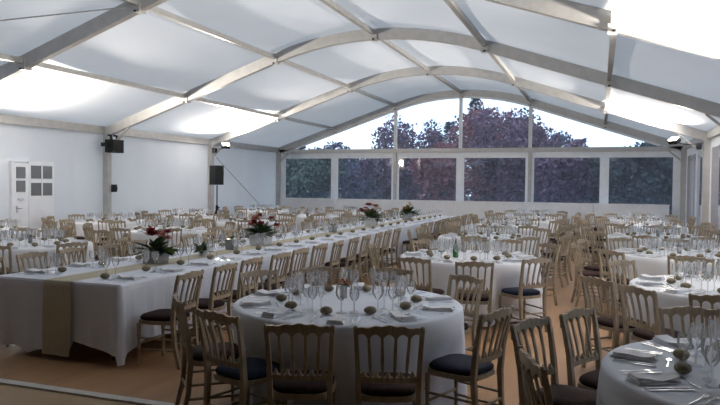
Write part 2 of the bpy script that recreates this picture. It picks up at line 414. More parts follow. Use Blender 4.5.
for k in range(3):
    a = k*2*PI/3+.4; c, s_ = math.cos(a), math.sin(a)
    lg = part('leg', MB().tube([(c*.03, s_*.03, .88), (c*.50, s_*.50, .02)], .014, 6), 'black', t)
    part('brace', MB().tube([(c*.02, s_*.02, .30), (c*.28, s_*.28, .42)], .009, 5), 'black', lg)
    part('rubber_foot', MB().lathe([(.022, 0), (.022, .035), (.014, .045)], (c*.50, s_*.50, 0), 8), 'black', lg)
def cable(pts, label, r=.012, cat='cable'):
    tag(part('bracing_cable', MB().tube(pts, r, 5), 'cable', None), label, cat, 'steel bracing cables')
cable([(XL+.10, FR[3]+.25, 2.55), (XL+.06, FR[4]-.2, .10)], 'thin grey bracing cable crossing the white wall beyond the speaker stand')
cable([(XC-HW+.4, FR[0]+.3, roof_z(XC-HW+.4)-.02), (XC-2.6, FR[1]-.2, roof_z(XC-2.6)-.05)], 'thin grey bracing cable under the roof on the white wall side')
cable([(XC+HW-.4, FR[0]+.3, roof_z(XC+HW-.4)-.02), (XC+2.6, FR[1]-.2, roof_z(XC+2.6)-.05)], 'thin grey bracing cable under the roof on the clear wall side')

# waist-high white partition before the back windows
t = thing('low_partition', 'long white waist-high partition standing along the back windows', 'partition', (XC, YB-.42, 0))
xa, xb = -7.12, 7.02
k = 6
for i in range(k):
    a = xa+(xb-xa)*i/k; b = xa+(xb-xa)*(i+1)/k
    part('panel', MB().box(((a+b)/2, 0, .56), (b-a-.012, .05, 1.04)), 'pvc', t)
part('top_rail', MB().box(((xa+xb)/2, 0, 1.10), (xb-xa, .09, .05)), 'pvc', t)
for i in range(k+1):
    part('foot', MB().box((xa+.04+(xb-xa-.08)*i/k, 0, .02), (.06, .34, .04)), 'alu', t)

# ------------------------------------------------------------------ chairs
CH = .875
def crest_y(x): return -.262 - .028*(1-(x/.2)**2)
def chair_parts():
    P = []
    # seat cushion (superellipse, wider in front)
    mb = MB(); n = 20; vs = []
    prof = [(.94, .425), (1.0, .437), (1.0, .452), (.93, .468), (.6, .476)]
    for s_, z in prof:
        for k in range(n):
            a = 2*PI*k/n; c, s2 = math.cos(a), math.sin(a)
            x = math.copysign(abs(c)**.55, c)*.195*s_; y = math.copysign(abs(s2)**.6, s2)*.195*s_
            x *= 1 + .10*y/.195
            vs.append((x, y, z))
    fs = []
    for i in range(len(prof)-1):
        for k in range(n): k2 = (k+1) % n; fs.append((i*n+k, i*n+k2, (i+1)*n+k2, (i+1)*n+k))
    fs.append(tuple(range(n-1, -1, -1))); fs.append(tuple((len(prof)-1)*n+k for k in range(n)))
    mb.add(vs, fs); P.append(('seat_cushion', mb, 'SEAT', True))
    mb = MB(); n = 16; vs = []
    for z in (.392, .425):
        for k in range(n):
            a = 2*PI*k/n; c, s2 = math.cos(a), math.sin(a)
            x = math.copysign(abs(c)**.5, c)*.20; y = math.copysign(abs(s2)**.5, s2)*.20
            vs.append((x*(1+.10*y/.2), y, z))
    fs = [(k, (k+1) % n, n+(k+1) % n, n+k) for k in range(n)] + [tuple(range(n-1, -1, -1)), tuple(range(n, 2*n))]
    mb.add(vs, fs); P.append(('seat_frame', mb, 'wood', False))
    for sx in (-1, 1):
        mb = MB().bar([(sx*.165, -.262, 0), (sx*.172, -.212, .20), (sx*.178, -.196, .42), (sx*.184, -.214, .60), (sx*.192, -.245, .77), (sx*.197, -.266, CH-.025)],
                      [(.026, .030), (.028, .034), (.032, .038), (.028, .032), (.026, .028), (.026, .026)], (0, 1, 0))
        mb.lathe([(.012, 0), (.017, .008), (.010, .02)], (sx*.197, -.268, CH-.028), 8)
        P.append(('leg', mb, 'wood', False))
    for sx in (-1, 1):
        mb = MB().lathe([(.011, 0), (.014, .03), (.013, .16), (.019, .172), (.013, .185), (.016, .27), (.021, .285), (.016, .30), (.019, .395)], (sx*.185, .165, 0), 8)
        P.append(('leg', mb, 'wood', True))
    # crest rail with five scallops on its underside
    mb = MB(); n = 40; top = []; bot = []; xs = []
    for i in range(n+1):
        x = -.205 + .41*i/n; u = (x+.2)/.4*5
        arch = abs(math.sin(PI*min(max(u, 0), 5)))**.6
        zt = CH - .020 + .020*math.cos(PI*x/.41)**2 + .004*math.cos(10*PI*x/.41)
        xs.append(x); top.append(zt); bot.append(CH - .098 + .046*arch)
    vs = []
    for i in range(n+1):
        y = crest_y(xs[i])
        vs += [(xs[i], y-.011, bot[i]), (xs[i], y-.011, top[i]), (xs[i], y+.011, top[i]), (xs[i], y+.011, bot[i])]
    fs = []
    for i in range(n):
        for k in range(4): k2 = (k+1) % 4; fs.append((i*4+k, (i+1)*4+k, (i+1)*4+k2, i*4+k2))
    fs += [(0, 1, 2, 3), (n*4+3, n*4+2, n*4+1, n*4)]
    mb.add(vs, fs); P.append(('crest_rail', mb, 'wood', False))
    # lower back rail with a row of small pegs
    def low(x): return -.205 - .020*(1-(x/.18)**2)
    mb = MB().bar([(x, low(x), .535) for x in (-.178, -.12, -.06, 0, .06, .12, .178)], (.020, .034))
    for k in range(5):
        x = -.144+.072*k; mb.lathe([(.020, 0), (.010, .022), (.003, .036)], (x, low(x), .552), 6)
    P.append(('back_rail', mb, 'wood', False))
    for x in (-.12, -.04, .04, .12):
        xb = x*.88
        mb = MB().bar([(xb, low(xb), .54), (x*.93, (low(xb)+crest_y(x))/2+.008, .66), (x, crest_y(x), CH-.07)], [(.013, .014), (.020, .012), (.016, .014)], (0, 1, 0))
        P.append(('spindle', mb, 'wood', False))
    for z, in ((.16,), (.26,)):
        for sx in (-1, 1):
            P.append(('stretcher', MB().tube([(sx*.168, -.215, z), (sx*.185, .165, z)], .0095, 6), 'wood', True))
    P.append(('stretcher', MB().tube([(-.18, .165, .20), (.18, .165, .20)], .0095, 6), 'wood', True))
    P.append(('stretcher', MB().tube([(-.17, -.215, .22), (.17, -.215, .22)], .0095, 6), 'wood', True))
    return P
CP = chair_parts()
CMESH = {c: [(nm, mb.mesh('chair_'+nm, c if mt == 'SEAT' else mt, sm)) for nm, mb, mt, sm in CP] for c in ('navy', 'maroon')}
FARM = {}
for c in ('navy', 'maroon'):
    mb = MB()
    for nm, p, mt, sm in CP: mb.merge(p, mi=1 if mt == 'SEAT' else 0)
    FARM[c] = mb.mesh('chair_whole', ['wood', c])
rng = random.Random(7)
def chair(x, y, face, where, group, seat='maroon', jit=.06):
    if not in_view((x, y, .6), 90): return None
    rz = math.atan2(-face[0], face[1]) + rng.uniform(-jit, jit)
    d = math.hypot(x, y)
    lab = ('navy-seated ' if seat == 'navy' else '') + 'spindle-back chair' + where
    if d < 11.5:
        t = thing('banquet_chair', lab, 'chair', (x, y, 0), rz, group)
        for nm, me in CMESH[seat]: link(nm, me, t)
    else:
        t = tag(link('banquet_chair', FARM[seat], None, (x, y, 0), rz), lab, 'chair', group)
    return t

# ------------------------------------------------------------------ tableware
def goblet(h, rb, rbase, bowl, n=12):
    zs = h-bowl
    return MB().lathe([(rbase, 0), (rbase, .002), (.006, .008), (.0045, .02), (.0045, zs), (rb*.55, zs+bowl*.14), (rb*.92, zs+bowl*.38), (rb, zs+bowl*.55), (rb*.93, zs+bowl*.8), (rb*.84, h)], n=n, cap=False)
GL = {'water_goblet': goblet(.20, .044, .036, .115), 'wine_glass': goblet(.185, .037, .033, .095), 'champagne_flute': goblet(.225, .027, .031, .14)}
GLM = {k: v.mesh(k, 'glass', True) for k, v in GL.items()}
GLOW = {'water_goblet': goblet(.20, .044, .036, .115, 8), 'wine_glass': goblet(.185, .037, .033, .095, 8)}
def napkin_mesh(seed):
    rr = random.Random(seed); mb = MB()
    for k in range(3):
        L, Wd = .24-.014*k, .115-.008*k; z0 = .001+.0075*k; a = rr.uniform(-.07, .07)
        n = 8; vs = []
        for j, s_ in ((0, 1), (1, 1)):
            for i in range(n+1):
                u = i/n-.5
                for e in (-1, 1):
                    ww = Wd/2*(1-.35*max(0, u)*2)
                    x = u*L; y = e*ww
                    z = z0 + j*.007 + (.005*math.sin(u*7+seed+k) + .006*(abs(u)*2)**3*(k+1)*.4 if j else .003*k*(abs(u)))
                    vs.append((x*math.cos(a)-y*math.sin(a), x*math.sin(a)+y*math.cos(a), z))
        m = 2*(n+1); fs = []
        for i in range(n):
            q = i*2; fs += [(q, q+1, q+3, q+2), (m+q, m+q+2, m+q+3, m+q+1), (q, q+2, m+q+2, m+q), (q+1, m+q+1, m+q+3, q+3)]
        fs += [(0, m, m+1, 1), (2*n, 2*n+1, m+2*n+1, m+2*n)]
        mb.add(vs, fs)
    return mb.mesh('napkin', 'napkin')
NAP = [napkin_mesh(k) for k in range(4)]
def roll_mesh(seed):
    rr = random.Random(seed); mb = MB(); n = 14; prof = []
    vs = []; rows = 8
    for i in range(1, rows):
        th = PI*i/rows
        for k in range(n):
            a = 2*PI*k/n; q = 1 + .05*math.sin(3*a+seed) + .04*rr.uniform(-1, 1)
            r = .042*math.sin(th)*q; z = .030 - .030*math.cos(th)*(.98 if i > rows/2 else 1)
            vs.append((r*math.cos(a)*1.12, r*math.sin(a), max(0, z)))
    fs = [(i*n+k, i*n+(k+1) % n, (i+1)*n+(k+1) % n, (i+1)*n+k) for i in range(rows-2) for k in range(n)]
    vs += [(0, 0, 0.0), (0, 0, .0595)]; b = len(vs)-2; q = (rows-2)*n
    fs += [(b, (k+1) % n, k) for k in range(n)] + [(b+1, q+k, q+(k+1) % n) for k in range(n)]
    return mb.add(vs, fs).mesh('bread_roll', 'crust', True)
BREAD = [roll_mesh(k) for k in range(3)]
def outline(pts, th=.0022):
    n = len(pts); mb = MB()
    return mb.add([(x, y, 0.0) for x, y in pts] + [(x, y, th) for x, y in pts], [tuple(range(n-1, -1, -1)), tuple(range(n, 2*n))] + [(i, (i+1) % n, n+(i+1) % n, n+i) for i in range(n)])
fork = MB()
fork.bar([(0, -.10, .003), (0, -.02, .003), (0, .035, .005)], [(.012, .003), (.008, .003), (.006, .003)])
fork.bar([(0, .035, .005), (0, .06, .004)], [(.008, .003), (.024, .003)])
for k in range(4): fork.bar([(-.0095+.0063*k, .058, .004), (-.0095+.0063*k, .10, .006)], (.0035, .0025))
knife = outline([(-.007, -.11), (.007, -.11), (.006, 0), (.011, .01), (.011, .09), (.004, .115), (-.005, .10), (-.006, 0)], .004)
spoon = MB().bar([(0, -.09, .003), (0, .04, .004)], [(.012, .003), (.006, .003)])
spoon.bar([(0, .04, .004), (0, .055, .004), (0, .08, .003), (0, .098, .006)], [(.006, .003), (.024, .003), (.030, .003), (.008, .003)])
CUT = {'fork': fork.mesh('fork', 'steel'), 'knife': knife.mesh('knife', 'steel'), 'spoon': spoon.mesh('spoon', 'steel')}
TZ = .7585
settings = []         # collected, then the nearest get single glasses
def setting(ex, ey, dx, dy, desc, cutlery): settings.append((math.hypot(ex, ey), ex, ey, dx, dy, desc, cutlery))
def lay_settings():
    settings.sort(key=lambda s_: s_[0])
    far = MB(); cnt = 0
    for d, ex, ey, dx, dy, desc, cut in settings:
        tx, ty = dy, -dx                     # to the diner's right
        fz = math.atan2(-dx, dy)
        def P(r, t_): return (ex+dx*r+tx*t_, ey+dy*r+ty*t_)
        def put(nm, me, r, t_, rz, lab, cat, z=TZ):
            p = P(r, t_)
            if not in_view((p[0], p[1], z), 60): return
            tag(link(nm, me, None, (p[0], p[1], z), rz), lab + desc, cat, lab + desc)
        j = rng.uniform
        put('napkin', NAP[rng.randrange(4)], .155+j(-.015, .01), j(-.015, .015), fz+PI/2+j(-.2, .2), 'folded white napkin', 'napkin')
        put('bread_roll', BREAD[rng.randrange(3)], .365+j(-.012, .012), -.105+j(-.015, .015), j(0, 6), 'brown bread roll', 'bread roll')
        if cut:
            put('fork', CUT['fork'], .16, -.125, fz+j(-.04, .04), 'silver fork', 'fork')
            put('fork', CUT['fork'], .16, -.165, fz+j(-.04, .04), 'silver fork', 'fork')
            put('knife', CUT['knife'], .16, .115, fz+j(-.04, .04), 'silver knife', 'knife')
            put('knife', CUT['knife'], .16, .150, fz+j(-.04, .04), 'silver knife', 'knife')
            put('spoon', CUT['spoon'], .312, .04, fz+PI/2+j(-.08, .08), 'silver dessert spoon', 'spoon')
        gl = (('water_goblet', .44, .0), ('wine_glass', .395, .095), ('champagne_flute', .49, .088))
        if cnt < 100:
            cnt += 1
            for nm, r, t_ in gl:
                put(nm, GLM[nm], r+j(-.005, .005), t_+j(-.005, .005), j(0, 6), {'water_goblet': 'stemmed water goblet', 'wine_glass': 'stemmed wine glass', 'champagne_flute': 'tall champagne flute'}[nm], 'glass')
        else:
            for nm, r, t_ in gl[:2]:
                p = P(r+j(-.02, .02), t_+j(-.02, .02))
                if in_view((p[0], p[1], .8), 40): far.merge(GLOW[nm], (p[0], p[1], TZ))
    o = link('stemmed_glasses', far.mesh('stemmed_glasses', 'glass', True))
    tag(o, 'clear stemmed glasses standing on the farther laid tables', 'glasses', kind='stuff')

# ------------------------------------------------------------------ round tables
def round_cloth(seed, Rt=.9, dents=()):
    rr = random.Random(seed); n = 120; mb = MB(); vs = []; fs = []
    ph = [rr.uniform(0, 6) for _ in range(5)]; nf = rr.choice((13, 14, 15))
    rows = [(.30, .7565, 0), (.62, .7565, 0), (.86, .7565, 0), (.893, .755, 0), (.905, .744, 0), (.910, .70, .08), (.913, .60, .25), (.917, .45, .5), (.922, .28, .78), (.928, .13, .95), (.93, .022, 1.0)]
    for r, z, a in rows:
        for k in range(n):
            th = 2*PI*k/n
            fold = math.sin(nf*th+ph[0]+.5*math.sin(2*th+ph[1])) + .45*math.sin((nf+9)*th+ph[2]) + .3*math.sin(5*th+ph[3])
            rr_ = (r + a*(.026*fold+.010))*Rt/.9
            if z < .56:                          # pushed in where a chair stands close
                for da, dr in dents:
                    dd = abs((th-da+PI) % (2*PI)-PI)*dr
                    if dd < .34:
                        lim = dr-.235 + max(0, dd-.22)*.9
                        if lim < rr_: rr_ = rr_ + (lim-rr_)*min(1, (.56-z)/.06)
            vs.append((rr_*math.cos(th), rr_*math.sin(th), z + (.01*math.sin(3*th+ph[4]) if z < .03 else 0)))
    vs.append((0, 0, .7565)); ci = len(vs)-1
    for k in range(n): fs.append((ci, k, (k+1) % n))
    for i in range(len(rows)-1):
        for k in range(n): fs.append((i*n+k, (i+1)*n+k, (i+1)*n+(k+1) % n, i*n+(k+1) % n))
    return mb.add(vs, fs)
RC = {m: [round_cloth(k).mesh('tablecloth', m, True) for k in range(3)] for m in ('cloth', 'cloth_skylit')}
top_mesh = MB().lathe([(.87, .722), (.88, .728), (.88, .748), (.87, .752)], n=40).mesh('tabletop', 'wood')
leg_meshes = []
for k in range(4):
    a = PI/4+k*PI/2
    leg_meshes.append(MB().tube([(.62*math.cos(a), .62*math.sin(a), 0), (.55*math.cos(a), .55*math.sin(a), .72)], .016, 8).mesh('leg', 'black'))
def facing(dx, dy, fine=False):
    a = math.degrees(math.atan2(dy, dx)) % 360
    if not fine: return ['clear wall', 'back windows', 'white wall', 'threshold strip'][int((a+45)//90) % 4]
    return ['the clear wall', 'clear-wall window corner', 'the back windows', 'white-wall window corner', 'the white wall', 'white-wall entrance corner', 'the threshold strip', 'clear-wall entrance corner'][int((a+22.5)//45) % 8]
def round_table(cx, cy, desc, phase=0, n=10, backs=None, seat='maroon', cut=False, rb=1.17, mat='cloth', seats=None):
    t = thing('round_table', 'round folding table under white cloth, ' + desc, 'table', (cx, cy, 0), 0, 'round tables')
    link('tabletop', top_mesh, t)
    for m in leg_meshes: link('leg', m, t)
    angs = [phase + 2*PI*k/n for k in range(n)] if backs is None else [math.atan2(q[1]-cy, q[0]-cx) for q in backs]
    placed = []; look = list(angs)
    if backs is not None:                        # neighbours set close together stand parallel
        for i in range(len(angs)):
            for k in range(i):
                dl = (angs[i]-angs[k]+PI) % (2*PI)-PI
                if abs(dl) < .40: look[i] = angs[i]-dl/2; look[k] = angs[k]+dl/2
    for i, a in enumerate(angs):
        r = rb + rng.uniform(-.02, .06) if backs is None else max(1.05, min(1.36, math.hypot(backs[i][0]-cx, backs[i][1]-cy)-.25))
        x, y = cx+r*math.cos(a), cy+r*math.sin(a)
        if backs is not None:
            bx, by = cx+(r+.25)*math.cos(a), cy+(r+.25)*math.sin(a)
            x, y = bx-.25*math.cos(look[i]), by-.25*math.sin(look[i])
        s_ = seat if seats is None else seats[i]
        fc = facing(-math.cos(a), -math.sin(a), True)
        chair(x, y, (-math.cos(look[i]), -math.sin(look[i])), ' facing ' + fc + ' at the ' + desc, 'chairs at the ' + desc, s_, .10 if backs is None else .03)
        placed.append((a, r))
    if backs is None: c = link('tablecloth', RC[mat][rng.randrange(3)], None, (cx, cy, 0), rng.uniform(0, 6))
    else: c = link('tablecloth', round_cloth(int(cx*100)+900, .9, placed).mesh('tablecloth', mat, True), None, (cx, cy, 0), 0)
    tag(c, 'white floor-length cloth on the ' + desc, 'tablecloth', 'round white tablecloths')
    if backs is not None: angs = [angs[0]+.1+2*PI*k/10 for k in range(10)]
    for a in angs:
        fc = facing(-math.cos(a), -math.sin(a), True)
        setting(cx+.885*math.cos(a), cy+.885*math.sin(a), -math.cos(a), -math.sin(a), ', place facing ' + fc + ', ' + desc, cut)

def unproj(px, py, z):
    u0, v0 = px-360, py-202.5
    u = u0*math.cos(ROLL)+v0*math.sin(ROLL); v = -u0*math.sin(ROLL)+v0*math.cos(ROLL)
    b = -v/FPX; up = b*math.cos(PITCH)-math.sin(PITCH); fw = math.cos(PITCH)+b*math.sin(PITCH); a = u/FPX
    t = (z-CAM_H)/up
    return ((a*math.cos(YAW)-fw*math.sin(YAW))*t, (a*math.sin(YAW)+fw*math.cos(YAW))*t)

# measured positions of the backrests around the nearest tables (metres)
T1 = (-1.87, 4.93); T2 = (-1.62, 8.75); T3 = (.93, 3.80); T4 = (1.20, 7.10); T5 = (1.08, 10.35)
D1 = 'round table with the orange bud vase'
D2 = 'round table with the green bottle'
def row(k, w_): return '%s round table from back windows, %s' % (['first', 'second', 'third', 'fourth', 'fifth', 'sixth'][k-1], w_)
W1, W2, W3, W4 = 'clear-wall row', 'mid-floor row', 'long-table row', 'white-wall row'
def bk(l): return [unproj(x, y, CH-.01) for x, y in l]
b1 = bk([(300, 324), (390, 326), (220, 312), (485, 308), (462, 277), (392, 269), (262, 272), (182, 297), (322, 268)])
round_table(*T1, D1, backs=b1, cut=True, mat='cloth_skylit', seats=['maroon', 'maroon', 'navy', 'navy', 'maroon', 'maroon', 'maroon', 'maroon', 'maroon'])
b2 = bk([(415, 258), (475, 262), (534, 258), (548, 244), (510, 240), (478, 236), (430, 241), (398, 246)])
round_table(*T2, D2, backs=b2, cut=True, seats=['maroon', 'maroon', 'navy', 'navy', 'maroon', 'maroon', 'maroon', 'maroon'])
b3 = bk([(534, 321), (580, 311), (538, 356), (692, 309)])
round_table(*T3, row(6, W1), backs=b3, cut=True, mat='cloth_skylit')
b4 = bk([(720, 296), (598, 278), (638, 287), (628, 262), (683, 253), (738, 259)])
round_table(*T4, row(5, W1), backs=b4, cut=True)
round_table(*T5, row(4, W1), phase=.25, n=10, cut=True)
round_table(1.05, 13.75, row(3, W1), phase=.1)
round_table(1.05, 17.2, row(2, W1), phase=.4)
round_table(1.05, 20.7, row(1, W1), phase=.2)
round_table(-1.90, 12.2, row(4, W2), phase=.3)
round_table(-2.0, 15.4, row(3, W2), phase=.15)
round_table(-1.9, 18.6, row(2, W2), phase=.5)
round_table(-2.0, 21.8, row(1, W2), phase=.3)
round_table(-8.05, 7.65, row(5, W3), phase=.25)
round_table(-8.15, 11.1, row(4, W3), phase=.4)
round_table(-8.05, 14.5, row(3, W3), phase=.1)
round_table(-8.10, 17.9, row(2, W3), phase=.3)
round_table(-7.75, 21.3, row(1, W3), phase=.2)
round_table(-10.85, 9.4, row(4, W4), phase=.314)
round_table(-10.85, 12.75, row(3, W4), phase=.35)
round_table(-10.85, 16.05, row(2, W4), phase=.2)
round_table(-10.85, 20.45, row(1, W4), phase=.25)

# ------------------------------------------------------------------ long table
LX0, LX1, LY0, LY1 = -5.60, -4.10, 4.93, 19.9
LC = (LX0+LX1)/2
nt_ = 8
for i in range(nt_):
    a = LY0+.02+(LY1-LY0-.04)*i/nt_; b = LY0+.02+(LY1-LY0-.04)*(i+1)/nt_
    t = thing('trestle_table', 'long folding trestle table under the long white cloth', 'table', (LC, (a+b)/2, 0), 0, 'trestle tables under the long cloth')
    part('tabletop', MB().box((0, 0, .737), (LX1-LX0-.05, b-a-.01, .028)), 'wood', t)
    for sx in (-1, 1):
        for sy in (-1, 1):
            part('leg', MB().tube([(sx*.52, sy*((b-a)/2-.18), 0), (sx*.52, sy*((b-a)/2-.18), .722)], .016, 8), 'black', t)
def long_cloth():
    mb = MB(); rr = random.Random(3)
    # perimeter walk with rounded corners, starting at the near end
    per = []; cr = .03
    def seg(p, q, n, nx, ny):
        for i in range(n): per.append((p[0]+(q[0]-p[0])*i/n, p[1]+(q[1]-p[1])*i/n, nx, ny))
    def arc(cx, cy, a0):
        for i in range(6):
            a = a0+PI/2*i/6; per.append((cx+cr*math.cos(a), cy+cr*math.sin(a), math.cos(a), math.sin(a)))
    seg((LX0+cr, LY0), (LX1-cr, LY0), 50, 0, -1); arc(LX1-cr, LY0+cr, -PI/2)
    seg((LX1, LY0+cr), (LX1, LY1-cr), 300, 1, 0); arc(LX1-cr, LY1-cr, 0)
    seg((LX1-cr, LY1), (LX0+cr, LY1), 50, 0, 1); arc(LX0+cr, LY1-cr, PI/2)
    seg((LX0, LY1-cr), (LX0, LY0+cr), 300, -1, 0); arc(LX0+cr, LY0+cr, PI)
    n = len(per); rows = [0, .03, .1, .22, .4, .6, .8, 1.0]; vs = []; fs = []
    zt = .7565
    for j, t in enumerate(rows):
        for x, y, nx, ny in per:
            # hem height along the walk
            if ny < -.9:
                u = (x-LX0)/(LX1-LX0)
                hem = .05 + .15*max(0, min(1, (u-.60)/.05)) - .09*max(0, (u-.65)/.35) if u > .58 else .04 + .05*abs(math.sin(u*11))
            elif abs(nx) > .1 and abs(ny) > .1: hem = .025
            elif nx > 0: hem = .17 + .05*math.sin(y*1.7) - .13*max(0, 1-(y-LY0)/.30) - .10*max(0, math.sin(y*1.03+.5))**4
            else: hem = .16 + .05*math.sin(y*1.4+2)
            hem = max(.02, hem)
            s_ = y if abs(nx) > .5 else x
            amp = .018 if abs(nx) > .5 else .010
            corner = 1 if (abs(nx) > .05 and abs(ny) > .05) else 0
            near = max(0, 1-math.hypot(x-LX1, y-LY0)/.28) if ny <= 0 else 0
            f = amp*t*(math.sin(s_*11+.7) + .6*math.sin(s_*23+2) + .3*math.sin(s_*41))
            off = .006*min(1, t*30) + f + .05*t*near + (.0 if t < .1 else .004)
            off = max(off, -.012)
            z = zt - (zt-hem)*t
            if j == 0: off = -.006
            vs.append((x+nx*off, y+ny*off, z))
    for j in range(len(rows)-1):
        for k in range(n): k2 = (k+1) % n; fs.append((j*n+k, (j+1)*n+k, (j+1)*n+k2, j*n+k2))
    mb.add(vs, fs)
    mb.add([(x-nx*.006, y-ny*.006, zt) for x, y, nx, ny in per], [tuple(range(n))])
    return mb
c = part('tablecloth', long_cloth(), 'cloth_skylit', None, False)
tag(c, 'long white cloth covering the whole long banquet table', 'tablecloth')
# runner: lies on the cloth and hangs over the near end
mb = MB(); vs = []; fs = []; path = []
n = 60
for i in range(n+1): path.append((LY1-.05-(LY1-.05-LY0-.03)*i/n, .7585))
path += [(LY0+.0, .7595), (LY0-.022, .752), (LY0-.030, .70), (LY0-.036, .55), (LY0-.040, .40), (LY0-.040, .25), (LY0-.038, .12), (LY0-.045, .055)]
for i, (y, z) in enumerate(path):
    wv = .004*math.sin(i*1.3) if y > LY0 else .012*math.sin(i*.9)
    for k in range(5):
        u = k/4-.5
        vs.append((LC+.05+u*(.33+wv)+wv*.5, y - (.008*math.sin(k*2.2+i*.2) if y < LY0-.03 else 0), z))
for i in range(len(path)-1):
    for k in range(4): q = i*5+k; fs.append((q, q+1, q+6, q+5))
mb.add(vs, fs)
tag(part('table_runner', mb, 'runner', None, True), 'beige hessian runner hanging over the end of the long table', 'runner')
ORD = ('first second third fourth fifth sixth seventh eighth ninth tenth eleventh twelfth thirteenth fourteenth fifteenth sixteenth seventeenth eighteenth nineteenth twentieth '
       'twenty-first twenty-second twenty-third twenty-fourth twenty-fifth twenty-sixth').split()
y = LY0+.34; i = 0
while y < LY1-.3:
    for sx in (-1, 1):
        gap = sx > 0 and 12.7 < y < 13.7
        xx = (LX1+.235 if sx > 0 else LX0-.235) + sx*rng.uniform(0, .05)
        side = 'round-table side of long table' if sx > 0 else 'white-wall side of long table'
        ordn = ORD[i]
        if not gap: chair(xx, y+rng.uniform(-.03, .03), (-sx, 0), ', %s place from the runner end, %s' % (ordn, side), 'chairs on the ' + side, 'maroon', .07)
        setting(LX1-.02 if sx > 0 else LX0+.02, y, -sx, 0, ', %s place from runner end, %s' % (ordn, side), y < 9.5)
    y += .622; i += 1

# ------------------------------------------------------------------ centrepieces
def leaf(mb, p, d, L, Wd, mi=0):
    d = Vector(d).normalized(); s_ = d.cross(Vector((0, 0, 1)))
    if s_.length < .01: s_ = Vector((1, 0, 0))
    s_.normalize(); p = Vector(p); dn = Vector((0, 0, -L*.18))
    mb.add([p, p+d*L*.45+s_*Wd/2, p+d*L+dn, p+d*L*.45-s_*Wd/2], [(0, 1, 2), (0, 2, 3)], mi)
def blossom(mb, p, r, seed):
    rr = random.Random(seed); p = Vector(p)
    for ring, (k, tilt, s_) in enumerate(((7, .25, 1.0), (6, .75, .8), (4, 1.25, .55))):
        for i in range(k):
            a = 2*PI*i/k+ring*.4+rr.uniform(-.1, .1)
            d = Vector((math.cos(a)*math.cos(tilt), math.sin(a)*math.cos(tilt), math.sin(tilt))); s2 = Vector((-math.sin(a), math.cos(a), 0))
            mb.add([p, p+d*r*s_*.6+s2*r*.42*s_, p+d*r*s_, p+d*r*s_*.6-s2*r*.42*s_], [(0, 1, 2, 3)])
def arrangement(cx, cy, pot, flowers, label, w_=.14, h_=.12, spread=.2, nl=60, lime=0, round_pot=False, trail=0):
    t = thing('flower_arrangement', label, 'flowers', (cx, cy, TZ+.003), rng.uniform(-.1, .1))
    if round_pot: mbp = MB().lathe([(w_*.42, 0), (w_*.5, h_), (w_*.45, h_), (w_*.40, h_*.85)], n=16)
    else:
        mbp = MB(); a, b = w_*.5, w_*.56
        mbp.bar([(0, 0, 0), (0, 0, h_)], [(a*2, a*2), (b*2, b*2)], (0, 1, 0))
    part('pot', mbp, pot, t)
    rr = random.Random(int(abs(cx*77+cy*131)))
    g = MB()
    for i in range(nl):
        a = rr.uniform(0, 2*PI); el = rr.uniform(-.2, 1.2); q = rr.uniform(.1, 1)
        d = (math.cos(a)*math.cos(el), math.sin(a)*math.cos(el), math.sin(el))
        leaf(g, (d[0]*spread*.35*q, d[1]*spread*.35*q, h_*.9+abs(d[2])*spread*.3*q), d, spread*rr.uniform(.4, .8), spread*.25)
    part('foliage', g, 'fol', t)
    if lime:
        g = MB()
        for i in range(lime):
            a = rr.uniform(-.7, .7)
            leaf(g, (spread*.4, 0, h_*.95), (math.cos(a), math.sin(a), rr.uniform(0, .7)), spread*.6, spread*.22)
        part('lime_foliage', g, 'fol_lime', t)
    for i, (col, k) in enumerate(flowers):
        for q in range(k):
            a = rr.uniform(0, 2*PI); r = rr.uniform(.1, .75)*spread
            g = MB(); blossom(g, (r*math.cos(a), r*math.sin(a), h_+spread*rr.uniform(.35, .8)*(1.2-r/spread*.7)), spread*rr.uniform(.24, .36), i*17+q)
            part('blossom', g, col, t)
    return t
arrangement(LC+.03, 6.41, 'pot', [('red', 5), ('pink', 3)], 'large red and blush flower arrangement in a square grey pot', .20, .15, .30, 90, 16)
arrangement(LC+.05, 7.35, 'potwhite', [('cream', 2)], 'low leafy green plant in a small pale bowl', .12, .06, .20, 60, 0, True)
arrangement(LC, 8.15, 'pot', [], 'small grey square pot with short sprigs on long table', .13, .15, .09, 30)
arrangement(LC, 9.0, 'potwhite', [('red', 6), ('pink', 3)], 'red flower arrangement with dark leaves in a pale square pot', .24, .17, .32, 90, 6)
arrangement(LC, 11.9, 'pot', [('cream', 2)], 'small cream posy in grey pot on long table', .12, .11, .13, 30)
arrangement(LC, 14.2, 'potwhite', [('orange', 4), ('red', 6)], 'orange and red flower arrangement towards far end of long table', .24, .17, .36, 90)
arrangement(LC, 17.2, 'pot', [('cream', 2), ('orange', 1)], 'dark leafy arrangement with cream flower at long table far end', .22, .16, .36, 110, 10)
